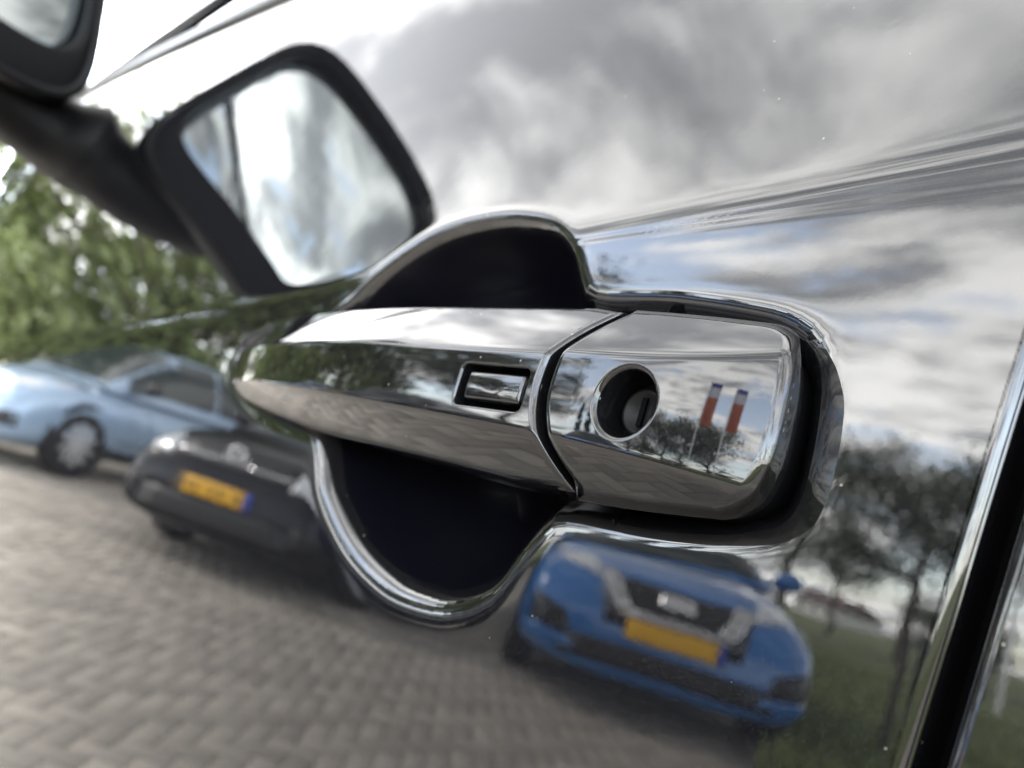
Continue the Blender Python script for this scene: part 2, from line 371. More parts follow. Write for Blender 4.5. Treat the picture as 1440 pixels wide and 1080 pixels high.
# ------------------------------------------------------------------ door handle
GAPX = lambda z: -.1077+ (.0082*np.clip((z-.032)/.019, 0, 2)**2.0) + (.0120*np.clip((.030-z)/.022, 0, 2)**2.0)   # shut line between grip and end cap
def f_T(x): return .0514+np.where(x > -.112, -.0024*np.clip((x+.112)/.055, 0, 1)**2, .0265*(x+.112)-.0)
def f_B(x): return .0082+np.where(x > -.11, .0048*np.clip((x+.10)/.045, 0, 1.2)**1.6, 0)+np.where(x < -.195, .0065*np.clip((-.195-x)/.09, 0, 1.2)**1.5, 0)
def bow(x):
    t = np.clip((-.150-x)/.134, 0, 1.05); return -.0200+.0215*t**2.2
def handle_front(x, z, A, B):
    y = np.maximum(z-B, 0)**2/(2*.150)-.045*(z-B)
    return y+.66*softp(z-A, .00035)+.62*softp(B-z, .00035)+softp(B-z, .00035)**2/(2*.016)
def grip_cr(x): return .0358+.030*(x+.107), .0184+0*x
def cap_cr(x):
    u = np.clip((x+.1055)/.050, 0, 1.1); return .0366+.0062*u**2.4, .0186-.0022*u
def grip_y(x, z):
    A, B = grip_cr(x)
    k = np.clip((-.20-x)/.084, 0, 1)**2
    return bow(x)+handle_front(x, z, A, B)*(1-.35*k)
def cap_y(x, z):
    A, B = cap_cr(x)
    y = -.0200+handle_front(x, z, A, B)+.0064*np.clip((x+.098)/.043, 0, 1.2)**2.0
    return y
def holed_shell(name, m, parent, f, outer, hole, center, nring, r, rh, skirt, bore, creases=None, taper=0.):
    """a shell between an outer outline and a hole, outline rolled back and bored hole"""
    P = resample(outer, 420); ang = np.arctan2(P[:, 1]-center[1], P[:, 0]-center[0]); ang = np.unique(np.round(ang % (2*math.pi), 6))
    D = np.stack([np.cos(ang), np.sin(ang)], 1); ri = star(center, hole, ang); ro = star(center, outer, ang)
    t = np.linspace(0, 1, nring)
    t = np.unique(np.concatenate([t]))
    rings = []
    for fr in (0, .05, .15, .3, .5, .75): rings.append(ri+rh*fr)
    if creases is None:
        for k in t: rings.append(ri+rh+(ro-ri-rh-r)*k)
    else:                                       # cluster rings along the styling creases so they stay crisp
        lo, hi = ri+rh, ro-r; T = np.linspace(0, 1, 400); RR = lo[:, None]+(hi-lo)[:, None]*T
        xx = center[0]+RR*D[:, :1]; zz_ = center[1]+RR*D[:, 1:]; A, B = creases(xx); out_ = (zz_ > A) | (zz_ < B); has = out_.any(1); first_ = np.where(has, out_.argmax(1), 399)
        rc = np.clip(T[first_], .06, .94); w_ = np.minimum(.0016/np.maximum(np.abs(D[:, 1]), .02)/(hi-lo), .05)
        n1, n2 = int(nring*.55), int(nring*.35)
        for k in np.linspace(0, 1, n1, endpoint=False): rings.append(lo+(hi-lo)*(rc-w_)*k)
        for k in np.linspace(-1, 1, 15): rings.append(lo+(hi-lo)*(rc+w_*k))
        for k in np.linspace(0, 1, n2)[1:]: rings.append(lo+(hi-lo)*(rc+w_+(1-rc-w_)*k))
    for fr in (.75, .5, .3, .15, .07, .02, 0): rings.append(ro-r*fr)
    Pn = np.array([center+D*q[:, None] for q in rings]); a, b = Pn.shape[:2]; X, Z = Pn[..., 0].ravel(), Pn[..., 1].ravel()
    Y = f(X, Z); n = fdnorm(f, X, Z, 1e-5)
    for pl, rr_, sg in ((resample(outer, 200), r, 1.), (resample(hole, 180), rh, -1.)):
        d, gr = sdf(np.stack([X, Z], 1), pl); k = np.clip(1-np.maximum(sg*d, 0)/rr_, 0, .992); q = np.sqrt(1-k*k)
        Y = Y+rr_*(1-q); n[:, 0] -= sg*gr[:, 0]*k/q; n[:, 2] -= sg*gr[:, 1]*k/q
    V = np.stack([X, Y, Z], 1); Q = grid_quads(a, b, True)
    # bore
    first = V[:b]; inn = first.copy(); inn[:, 1] += bore
    nn = np.stack([-D[:, 0], -.02*np.ones(b), -D[:, 1]], 1); b0 = len(V); V = np.vstack([V, first, inn]); n = np.vstack([n, nn, nn]); Q = np.vstack([Q, grid_quads(2, b, True, b0)[:, ::-1]])
    last = V[(a-1)*b:a*b]; sk = last.copy(); sk[:, 1] = np.maximum(last[:, 1]+.004, skirt); sk[:, 0] += (center[0]-sk[:, 0])*taper; sk[:, 2] += (center[1]-sk[:, 2])*taper
    e = np.roll(last, -1, 0)-np.roll(last, 1, 0); on = np.stack([e[:, 2], np.zeros(b), -e[:, 0]], 1); on /= np.linalg.norm(on, axis=1, keepdims=True); on[:, 1] = -.05
    b0 = len(V); V = np.vstack([V, last, sk]); n = np.vstack([n, on, on]); Q = np.vstack([Q, grid_quads(2, b, True, b0)])
    mid = np.stack([np.full(b, center[0]), np.full(b, skirt+.0005), np.full(b, center[1])], 1); sk2 = sk*.5+mid*.5; sk2[:, 1] = sk[:, 1]
    b0 = len(V); V = np.vstack([V, sk, sk2, mid]); bn = np.tile([0, 1., 0], (3*b, 1)); n = np.vstack([n, bn]); Q = np.vstack([Q, grid_quads(3, b, True, b0)])
    me = npmesh(name, V, Q[:, ::-1], m, n); return me
def rrect(cx, cz, hw, hh, r, rot=0., n=10):
    P = []
    for sx, sz, a0 in ((1, 1, 0), (-1, 1, 90), (-1, -1, 180), (1, -1, 270)):
        for k in range(n):
            a = R(a0+90*k/(n-1)); P.append((sx*(hw-r)+r*math.cos(a), sz*(hh-r)+r*math.sin(a)))
    P = np.array(P); c, s = math.cos(rot), math.sin(rot)
    return np.stack([cx+P[:, 0]*c-P[:, 1]*s, cz+P[:, 0]*s+P[:, 1]*c], 1)
# grip outline
xs = np.linspace(-.262, -.1065, 60)
zz = np.linspace(.0095, .0500, 30)
tip = np.array([(-.2735, float(f_T(np.array(-.2735)))-.0020), (-.2815, .0400), (-.2850, .0330), (-.2850, .0270), (-.2815, .0210), (-.274, .0163)])
GO = np.vstack([np.stack([GAPX(zz), zz], 1)[::1], np.stack([xs[::-1], f_T(xs[::-1])], 1)[1:], tip, np.stack([xs, f_B(xs)], 1)[:-4]])
BUT = np.array([-.1213, .0266])
BH = rrect(BUT[0], BUT[1], .0105, .0049, .0016, .03)
me = holed_shell('door_handle', 'handle_paint', None, grip_y, GO, BH, BUT, 110, .0016, .0006, .004, .004, grip_cr)
handle = link('door_handle', me, car, OFF)
# end cap with key hole
zc = np.linspace(.0098, .0500, 30); cl = np.stack([GAPX(zc)+.0021, zc], 1)
xt = np.linspace(-.0985, -.0664, 18); 
CO = np.vstack([cl[::-1], np.stack([xt[::1], f_B(xt)], 1), catmull_open([(-.0660, .0110), (-.0625, .0128), (-.0594, .0156), (-.0579, .0200), (-.0573, .025), (-.0573, .031), (-.0578, .038), (-.0589, .0430), (-.0608, .0468), (-.0636, .0489), (-.0660, float(f_T(np.array(-.066))))]), np.stack([xt[::-1], f_T(xt[::-1])], 1)])[::-1]
KH = np.array([-.0857, .0276])
ring = np.array([(KH[0]+.0060*math.cos(t), KH[1]+.0066*math.sin(t)) for t in np.linspace(0, 2*math.pi, 180, endpoint=False)])
me = holed_shell('end_cap', 'handle_paint', None, cap_y, CO, ring, KH, 70, .0022, .0013, .006, .0085, cap_cr, .17)
endcap = link('end_cap', me, handle)
# lock inside the key hole
def disc_lathe(name, prof, c, ylev, m, parent, n=48, rx=1., rz=1.):
    """lathe (radius, depth) profile about the y axis"""
    V = []
    for r_, d_ in prof:
        for k in range(n):
            a = 2*math.pi*k/n; V.append((c[0]+r_*rx*math.cos(a), ylev+d_, c[1]+r_*rz*math.sin(a)))
    return link(name, npmesh(name, V, grid_quads(len(prof), n, True)[:, ::-1], m), parent)
ky = float(cap_y(np.array([KH[0]]), np.array([KH[1]]))[0])
disc_lathe('lock_cylinder', [(.0001, .0072), (.0036, .0072), (.0040, .0068), (.0046, .0068), (.0050, .0073), (.0051, .0100), (.0066, .0100), (.0072, .0098)], KH, ky, 'dark_metal', handle)
bm = bmesh.new(); bmesh.ops.create_cube(bm, size=1, matrix=Matrix.Translation((KH[0], ky+.0071, KH[1]))@Matrix.Diagonal((.0011, .0012, .0058, 1)))
bm_obj('key_slot', bm, 'rubber', handle)
# request button
def button():
    O = rrect(BUT[0]+.0001, BUT[1]+.0002, .0088, .0034, .0008, .03)
    def f(X, Z):
        y0 = grip_y(np.full_like(X, BUT[0]), np.full_like(X, BUT[1]))+.0006
        q = ((X-BUT[0])/.0022)**2+((Z-BUT[1]-.0003)/.0013)**2
        return y0+((Z-BUT[1])**2)/(2*.016)+((X-BUT[0])**2)/(2*.20)+.00004*np.exp(-q)
    hole = rrect(BUT[0], BUT[1], .00004, .00003, .00001)
    return link('lock_button', holed_shell('lock_button', 'handle_paint', None, f, O, hole, BUT, 40, .0008, .00001, -.014, .00001), handle)
button()
bm = bmesh.new(); bmesh.ops.create_cube(bm, size=1, matrix=Matrix.Translation((BUT[0], -.0145, BUT[1]))@Matrix.Diagonal((.024, .001, .012, 1)))
bm_obj('button_well', bm, 'rubber', handle)
# gasket round the end cap and the black spacer behind the shut line
def ring_wall(name, poly, y0, y1, th, m, parent, arc=None):
    P = resample(poly, 160); c = P.mean(0); e = np.roll(P, -1, 0)-np.roll(P, 1, 0); nn = np.stack([e[:, 1], -e[:, 0]], 1); nn /= np.linalg.norm(nn, axis=1, keepdims=True)
    if ((P-c)*nn).sum() < 0: nn = -nn
    lay = []
    for o, y in ((0, y1), (th*.8, y1), (th, y1-.0006), (th, y0+.0008), (th*.7, y0), (th*.2, y0), (0, y0+.0008)):
        lay.append(np.stack([P[:, 0]+nn[:, 0]*o, np.full(len(P), y), P[:, 1]+nn[:, 1]*o], 1))
    return link(name, npmesh(name, np.vstack(lay), grid_quads(len(lay), len(P), True), m), parent)
ring_wall('gasket', KH+(CO-KH)*.86, -.0020, .016, .0007, 'rubber', handle)
bm = bmesh.new(); bmesh.ops.create_cube(bm, size=1, matrix=Matrix.Translation((-.1025, -.001, .029))@Matrix.Diagonal((.010, .012, .036, 1)))
bm_obj('grip_spacer', bm, 'rubber', handle)

# ------------------------------------------------------------------ wing mirror (door coordinates)
MX = -.86                                       # plane of the mirror glass
def superloop(cy, cz, hy, hz, n=48, p=3.4, skew=0.):
    out = []
    for k in range(n):
        t = 2*math.pi*k/n; c, s = math.cos(t), math.sin(t)
        y = hy*math.copysign(abs(c)**(2/p), c); z = hz*math.copysign(abs(s)**(2/p), s)
        out.append((cy+y+skew*z*(y/hy+1)/2, cz+z))
    return np.array(out)
def mirror():
    cy, cz, hy, hz = -.106, .394, .122, .142; gz, gy, gh = .408, .106, .110
    V = []; lay = [(-.002, .94), (.004, .985), (.0, 1.0), (-.02, 1.0), (-.05, .97), (-.085, .86), (-.11, .66), (-.125, .38), (-.130, .05)]
    for dx, s in lay:
        L = superloop(cy, cz, hy*s, hz*s, p=5. if dx > -.06 else 3.2, skew=-.25)
        for y, z in L: V.append((MX+dx-.16*(y-cy), y, z))
    sh = link('wing_mirror', npmesh('wing_mirror', V, grid_quads(len(lay), 48, True), 'mirror_shell'), car, OFF)
    V = []; lay = [(-.0025, None), (.0005, 1.03), (-.001, 1.0), (-.014, .985), (-.018, .96)]
    for dx, s in lay:
        for y, z in (superloop(cy, cz, hy*.945, hz*.945, p=5., skew=-.25) if s is None else superloop(cy, gz, gy*s, gh*s, p=5., skew=-.25)): V.append((MX+dx-.16*(y-cy), y, z))
    link('mirror_rim', npmesh('mirror_rim', V, grid_quads(5, 48, True), 'black_plastic'), sh)
    V = []; nrm = []
    for s in np.linspace(.01, .985, 26):
        for y, z in superloop(cy, gz, gy*s, gh*s, p=5., skew=-.25):
            V.append((MX-.014-MTY*(y-cy)+MTZ*(z-cz)-((y-cy)**2+(z-cz)**2)/(2*1.6), y, z))
    link('mirror_glass', npmesh('mirror_glass', V, grid_quads(26, 48, True), 'mirror_glass'), sh)
    # arm from the housing to a foot on the door skin
    def loop3(c, a, b, n=28, p=2.6):
        c, a, b = map(np.array, (c, a, b)); o = []
        for k in range(n):
            t = 2*math.pi*k/n; cc, ss = math.cos(t), math.sin(t)
            o.append(c+a*math.copysign(abs(cc)**(2/p), cc)+b*math.copysign(abs(ss)**(2/p), ss))
        return o
    def fy(x, z): return float(skin(np.array(x), np.array(z)))
    st = [((-.955, -.085, .290), (.040, 0, 0), (0, 0, .026)), ((-.965, -.045, .268), (.046, 0, 0), (0, 0, .034)), ((-.97, -.010, .256), (.050, 0, 0), (0, 0, .037)),
          ((-.97, .020, .250), (.052, 0, 0), (0, -.004, .037)), ((-.97, .044, .250), (.060, 0, 0), (0, .004, .040)), ((-.97, .058, .252), (.078, -.004, .0), (0, .010, .044)), ((-.97, .085, .256), (.090, -.004, .0), (0, .012, .050))]
    V = [p for s in st for p in loop3(*s)]
    link('mirror_arm', npmesh('mirror_arm', V, grid_quads(len(st), 28, True), 'black_plastic'), sh)
    return sh
MTY, MTZ = .20, .0
mirror()
# ------------------------------------------------------------------ setting
mat('joint_sand', (.25, .222, .185), .9, noise=(1.7, (.19, .168, .14), .35, .72))
mat('paver_clay', (.36, .325, .28), .75, noise=(1.7, (.245, .222, .192), .35, .72), tint=.24, bump=(160, .0012))
mat('field_grass', (.11, .14, .040), .9, noise=(.35, (.15, .165, .065), .35, .7))
mat('bark', (.075, .06, .045), .85, noise=(6., (.12, .10, .08), .3, .7))
mat('leaf_green', (.125, .155, .045), .55, tint=.55)
mat('leaf_dark', (.09, .11, .065), .55, tint=.5)
mat('leaf_conifer', (.035, .05, .032), .6, tint=.5)
mat('post_wood', (.06, .05, .042), .85)
mat('wire', (.2, .2, .2), .5, metal=1.)
mat('brick', (.26, .13, .09), .85); mat('roof_tile', (.13, .095, .09), .8); mat('white_wall', (.72, .71, .68), .7)
mat('white_frame', (.75, .75, .75), .5)
mat('flag_orange', (.42, .10, .05), .7); mat('flag_white', (.62, .62, .72), .7); mat('flag_blue', (.05, .06, .30), .7)
mat('pole_metal', (.75, .75, .76), .35, metal=.6)

# ground sheet
bm = bmesh.new(); bmesh.ops.create_grid(bm, x_segments=1, y_segments=1, size=1400)
ground = tag(bm_obj('ground', bm, 'joint_sand', None, (0, 0, -.012)), kind='structure')
# herringbone pavers: nearest ones singly, the rest as one field
def paver_block(hx, hy, tint, name):
    bv = .004; V = [(-hx, -hy, -.05), (hx, -hy, -.05), (hx, hy, -.05), (-hx, hy, -.05), (-hx, -hy, -bv), (hx, -hy, -bv), (hx, hy, -bv), (-hx, hy, -bv), (-hx+bv, -hy+bv, 0), (hx-bv, -hy+bv, 0), (hx-bv, hy-bv, 0), (-hx+bv, hy-bv, 0)]
    Q = [(0, 1, 5, 4), (1, 2, 6, 5), (2, 3, 7, 6), (3, 0, 4, 7), (4, 5, 9, 8), (5, 6, 10, 9), (6, 7, 11, 10), (7, 4, 8, 11), (8, 9, 10, 11)]
    return np.array(V, float), np.array(Q)
def tint_attr(me, vals):
    a = me.attributes.new('tint', 'FLOAT', 'POINT'); a.data.foreach_set('value', np.asarray(vals, np.float32))
def pavers():
    u = .088; g = .0018; cells = []
    rot = R(45); c, s = math.cos(rot), math.sin(rot)
    for i in range(-290, 290):
        for j in range(-290, 290):
            k = (i-j) % 4
            if k == 0: cx, cy, hor = (i+1)*u, (j+.5)*u, True
            elif k == 3: cx, cy, hor = (i+.5)*u, (j+1)*u, False
            else: continue
            x, y = cx*c-cy*s, cx*s+cy*c
            if -15 < x < 3.5 and -11 < y < .9 and not in_field(x, y) : cells.append((x, y, hor))
    cells.sort(key=lambda q: -vis(q))
    base_h, Qh = paver_block(u-g, u/2-g, 0, 'p')
    protos = []
    for v in range(10):
        me = npmesh('paver', base_h, Qh, 'paver_clay', smooth=False); tint_attr(me, np.full(12, random.random())); protos.append(me)
    for x, y, hor in cells[:300]:
        o = bpy.data.objects.new('paver', random.choice(protos)); COL.objects.link(o); o.parent = ground
        o.location = (x, y, .012+random.uniform(-.0015, .0015)); o.rotation_euler = (random.uniform(-.006, .006), random.uniform(-.006, .006), rot+(0 if hor else math.pi/2))
    rest = cells[300:]; n = len(rest)
    P = np.array([(x, y, 0 if h else 1) for x, y, h in rest]); a = rot+P[:, 2]*math.pi/2; ca, sa = np.cos(a)[:, None], np.sin(a)[:, None]
    V = np.empty((n, 12, 3)); V[..., 0] = base_h[None, :, 0]*ca-base_h[None, :, 1]*sa+P[:, :1]; V[..., 1] = base_h[None, :, 0]*sa+base_h[None, :, 1]*ca+P[:, 1:2]; V[..., 2] = base_h[None, :, 2]+rng.uniform(-.0015, .0015, (n, 1))+.012
    Q = (Qh[None]+12*np.arange(n)[:, None, None]).reshape(-1, 4)
    me = npmesh('paver_field', V.reshape(-1, 3), Q, 'paver_clay', smooth=False); tint_attr(me, np.repeat(rng.random(n), 12))
    tag(link('paver_field', me, ground), kind='stuff')
EDGE = [(-1.55, -3.6), (-1.95, -5.4), (-7.2, -11.), (-26., -24.)]      # edge of the field
FA, FB = np.array([-1.75, -4.6]), np.array([-4.9, -26.])      # run of the fence
def in_field(x, y):
    return y < EDGE[0][1] and x > np.interp(-y, [-q[1] for q in EDGE], [q[0] for q in EDGE])
def vis(q):
    """how large a paver shows in the door: reflected view is mirrored about y=0"""
    d = np.array([q[0], -q[1]+.135, -CZ]); z = d@CF
    if z < .1: return 0
    px, py = 720+1081*(d@CR)/z, 540-1081*(d@CU)/z
    if q[1] > -.2 or not (-20 < px < 1300 and 300 < py < 1100): return 0
    return 1/np.linalg.norm(d)**3
pavers()
# beyond the laid pavers the same paving goes on as a sheet, and the field beside it
def flat(name, poly, z, m):
    bm = bmesh.new(); bm.faces.new([bm.verts.new((x, y, z)) for x, y in poly]); return tag(bm_obj(name, bm, m), kind='structure')
flat('street', [(-60, -40), (-60, 30), (40, 30), (40, -3.55), *EDGE, (-40, -30)], -.006, 'joint_sand')
flat('field', [EDGE[0], (200, -3.6), (200, -400), (-400, -400), *EDGE[:0:-1]], .03, 'field_grass')
def grass_tufts():
    n = 26000; t = rng.random(n)**1.5; y = -3.7-t*20; e = np.interp(-y, [-q[1] for q in EDGE], [q[0] for q in EDGE]); x = e+.05+rng.random(n)**1.6*13
    h = rng.uniform(.05, .16, n)*np.where(x-e < .5, 1.8, 1.); a = rng.uniform(0, 2*math.pi, n); wd = rng.uniform(.008, .02, n)
    b = np.stack([x, y, np.full(n, .03)], 1); sx = np.stack([np.cos(a)*wd, np.sin(a)*wd, 0*a], 1); ln = np.stack([rng.normal(0, .04, n), rng.normal(0, .04, n), h], 1)
    V = np.stack([b-sx, b+sx, b+ln], 1).reshape(-1, 3); me = npmesh('grass', V, np.arange(3*n).reshape(-1, 3), 'leaf_green', smooth=False)
    tint_attr(me, np.repeat(rng.random(n), 3)); tag(link('grass', me), 'rough green grass along the edge of the field', 'grass', kind='stuff')
grass_tufts()

# ---- trees
def tube(P, rad, n=7):
    P = np.array(P, float); T = np.gradient(P, axis=0); T /= np.linalg.norm(T, axis=1, keepdims=True)
    ref = np.array([.3, .9, .2]); U = np.cross(T, ref); U /= np.linalg.norm(U, axis=1, keepdims=True); W_ = np.cross(T, U)
    a = np.arange(n)/n*2*math.pi; V = P[:, None]+np.array(rad)[:, None, None]*(np.cos(a)[None, :, None]*U[:, None]+np.sin(a)[None, :, None]*W_[:, None])
    return V.reshape(-1, 3), grid_quads(len(P), n, True)
def join(parts):
    V, Q, o = [], [], 0
    for v, q in parts: V.append(v); Q.append(q+o); o += len(v)
    return np.vstack(V), np.vstack(Q)
def leaves(C, spread, n, size, r):
    """n leaf quads around cluster centres"""
    i = r.integers(0, len(C), n); p = C[i]+r.normal(0, 1, (n, 3))*spread[i][:, None]*np.array([1, 1, .75])
    a = r.normal(0, 1, (n, 3)); a /= np.linalg.norm(a, axis=1, keepdims=True); b = np.cross(a, r.normal(0, 1, (n, 3))); b /= np.linalg.norm(b, axis=1, keepdims=True)
    s = size*r.uniform(.6, 1.4, n)[:, None]; V = np.stack([p-a*s, p+b*s*.5, p+a*s, p-b*s*.5], 1).reshape(-1, 3)
    ti = np.clip(r.random(len(C))[i]*.6+r.random(n)*.4, 0, 1)
    return V, np.arange(4*n).reshape(-1, 4), np.repeat(ti, 4)
def tree_meshes(kind, h, cr, th, seed, nl, leaf, m):
    r = np.random.default_rng(seed); segs = []; cen = []; spr = []
    lean = r.normal(0, .02, 2)*h
    top = h*.80; zz_ = np.linspace(0, top, 9); pts = np.stack([lean[0]*(zz_/h)**1.5+r.normal(0, .012*h, 9)*(zz_ > 0), lean[1]*(zz_/h)**1.5+r.normal(0, .012*h, 9)*(zz_ > 0), zz_], 1)
    segs.append(tube(pts, np.linspace(.028*h, .007*h, 9)))
    if kind == 'broad':
        for k in range(20):
            t = r.uniform(th/h+.02, .97); z0 = t*top/.97; p0 = np.array([np.interp(z0, zz_, pts[:, 0]), np.interp(z0, zz_, pts[:, 1]), z0]); a = r.uniform(0, 2*math.pi)
            f = (z0-th)/(h-th); ln = cr*(1.1-.75*abs(f-.35))*r.uniform(.7, 1.1); e = p0+np.array([math.cos(a)*ln, math.sin(a)*ln, ln*r.uniform(.15, .7)]); e[2] = min(e[2], h*.97)
            mid = (p0+e)/2+np.array([0, 0, -.06*ln]); segs.append(tube([p0, mid, e], [.009*h, .006*h, .002*h], 5))
            for q in (.55, .8, 1.):
                cen.append(p0*(1-q)+e*q+r.normal(0, .10*cr, 3)); spr.append(cr*r.uniform(.13, .23))
        cen.append(pts[-1]+[0, 0, .08*h]); spr.append(cr*.2)
    else:
        for k in range(60):
            f = r.random()**.8; z0 = th+f*(h-th)*.96; rr = cr*(1-f)**.7*r.uniform(.2, .85)*min(1, .45+f*4); a = r.uniform(0, 2*math.pi)
            cen.append(np.array([math.cos(a)*rr, math.sin(a)*rr, z0])); spr.append(cr*.22*(1-.6*f))
    C_, S_ = np.array(cen), np.array(spr)
    V, Q = join(segs); V2, Q2, t2 = leaves(C_, S_, nl, leaf, r)
    a = npmesh('trunk', V, Q, 'bark'); b = npmesh('crown', V2, Q2, m, smooth=False); tint_attr(b, t2); return a, b
TM = {'green_a': tree_meshes('broad', 10., 3.6, 1.6, 1, 12500, .14, 'leaf_green'), 'green_b': tree_meshes('broad', 10., 3.3, 1.2, 2, 11500, .14, 'leaf_green'),
      'dark_a': tree_meshes('broad', 10., 3.4, 3.4, 3, 5600, .13, 'leaf_dark'), 'dark_b': tree_meshes('broad', 10., 3.0, 3.8, 4, 6000, .13, 'leaf_dark'),
      'spire_a': tree_meshes('spire', 10., 1.15, .5, 5, 9000, .13, 'leaf_conifer'), 'bush': tree_meshes('broad', 10., 5.5, .8, 6, 12000, .22, 'leaf_dark')}
def polar(az, d): return (-d*math.sin(R(az)), -d*math.cos(R(az)), 0)
def tree(kind, az, d, h, label, group, sx=1., name='tree'):
    t = empty(name, polar(az, d), random.uniform(0, 6.28), label, 'tree', group); s = h/10
    for me, nm in zip(TM[kind], ('trunk', 'crown')):
        o = link(nm, me, t); o.scale = (s*sx, s*sx, s)
    return t
GA, GB = 'leafy green trees behind the parked cars', 'dark trees across the field'
TREES = [('green_a', 91, 27, 7.5, 'broad green tree at the far end of the street, leftmost in the door', GA, 1.2), ('green_b', 85.5, 24, 8.6, 'leafy green tree second from the far end of the street', GA, 1.2),
    ('green_a', 79, 21, 8.6, 'tall leafy green tree right behind the pale blue car', GA, 1.15), ('green_b', 71.5, 19.5, 9.0, 'leafy green tree above the gap between pale blue car and navy car', GA, 1.15), ('green_a', 64, 19, 8.6, 'leafy green tree behind the navy car bonnet', GA, 1.1),
    ('dark_a', 55, 20, 8.5, 'dark green tree behind the rear of the navy car', GA), ('dark_b', 44.5, 24, 9., 'lone dark tree behind the blue car, clear sky at both sides', GA),
    ('dark_a', 22.6, 31, 8.2, 'dark tree over the blue car, leftmost of the row across the field', GB), ('dark_b', 19.4, 40, 6.0, 'slender dark tree second in the row across the field', GB), ('dark_a', 15.0, 33, 8.3, 'broad dark tree with a leaning trunk in the row across the field', GB, 1.1), ('dark_b', 11.0, 30, 8.2, 'dark tree mirrored in the rear door', GB, 1.1), ('dark_a', 5, 34, 9.0, 'dark tree at the right end of the field row', GB),
    ('spire_a', 36.5, 44, 9.5, 'narrow spire shaped conifer left of its close neighbour', 'conifers'), ('spire_a', 34, 43, 10.5, 'tall narrow conifer in the middle of the three', 'conifers'), ('spire_a', 31, 45, 9., 'narrow conifer, rightmost of the three', 'conifers'),
    ('bush', 28, 50, 3.4, 'low dark bush at the back of the field', 'bushes at the back of the field', 1.2), ('bush', 12, 58, 3.2, 'low dark bush beyond the field trees', 'bushes at the back of the field', 1.6), ('bush', 3, 60, 3.4, 'low dark bush far right across the field', 'bushes at the back of the field', 1.6)]
for row in TREES: tree(*row)

# ---- fence along the field
def cyl(bm, p, r_, h, n=10, r2=None):
    bmesh.ops.create_cone(bm, cap_ends=True, segments=n, radius1=r_, radius2=r2 if r2 is not None else r_, depth=h, matrix=Matrix.Translation((p[0], p[1], p[2]+h/2)))
fe = empty('field_fence', (*(FA+(.25, 0)), 0), 0, 'low post and wire fence running along the grassy field edge', 'fence')
fl = FB-FA; me0 = None
for k in range(12):
    p = fl*(k*.07+.10)+(.25*0, 0)
    if me0 is None:
        bm = bmesh.new(); cyl(bm, (0, 0, 0), .034, .95, 9, .030); o = bm_obj('post', bm, 'post_wood', fe); me0 = o.data
    else: o = link('post', me0, fe)
    o.location = (p[0]+random.uniform(-.03, .03), p[1], 0); o.rotation_euler = (random.uniform(-.05, .05), random.uniform(-.05, .05), 0)
for z in (.35, .62, .88):
    V, Q = tube([(fl[0]*t+.05, fl[1]*t, z-.02*math.sin(t*40)**2) for t in np.linspace(.10, .87, 60)], np.full(60, .004), 5); link('wire', npmesh('wire', V, Q, 'wire'), fe)

# ---- far house and hedge
def house(az, d, w_, l_, h, rz, wall, label):
    e = empty('house', polar(az, d), R(rz), label, 'house')
    bm = bmesh.new(); bmesh.ops.create_cube(bm, size=1, matrix=Matrix.Translation((0, 0, h/2))@Matrix.Diagonal((w_, l_, h, 1))); wl = bm_obj('wall', bm, wall, e)
    V = [(-w_/2-.3, -l_/2-.4, h), (w_/2+.3, -l_/2-.4, h), (w_/2+.3, l_/2+.4, h), (-w_/2-.3, l_/2+.4, h), (-w_/2-.3, 0, h*1.95), (w_/2+.3, 0, h*1.95)]
    me = bpy.data.meshes.new('roof'); me.from_pydata(V, [], [(0, 1, 5, 4), (2, 3, 4, 5), (0, 4, 3), (1, 2, 5), (3, 2, 1, 0)]); me.materials.append(MATS['roof_tile']); rf = link('roof', me, e)
    bm = bmesh.new(); bmesh.ops.create_cube(bm, size=1, matrix=Matrix.Translation((w_*.25, .3, h*1.95))@Matrix.Diagonal((.6, .6, 1.2, 1))); bm_obj('chimney', bm, 'brick', rf)
    for sx in (-.3, 0, .3):
        for sy in (-1, 1):
            bm = bmesh.new(); bmesh.ops.create_cube(bm, size=1, matrix=Matrix.Translation((sx*w_, sy*(l_/2+.01), h*.55))@Matrix.Diagonal((1.1, .06, 1.2, 1))); f = bm_obj('window', bm, 'white_frame', e)
            bm = bmesh.new(); bmesh.ops.create_cube(bm, size=1, matrix=Matrix.Translation((sx*w_, sy*(l_/2+.035), h*.55))@Matrix.Diagonal((.95, .03, 1.05, 1))); bm_obj('pane', bm, 'window_glass', f)
house(19.6, 150, 9, 7, 2.3, 20, 'white_wall', 'low white house with a reddish roof far across the field')
house(18.0, 165, 8, 7, 2.4, 40, 'white_wall', 'white walled house with a reddish roof beyond the field')

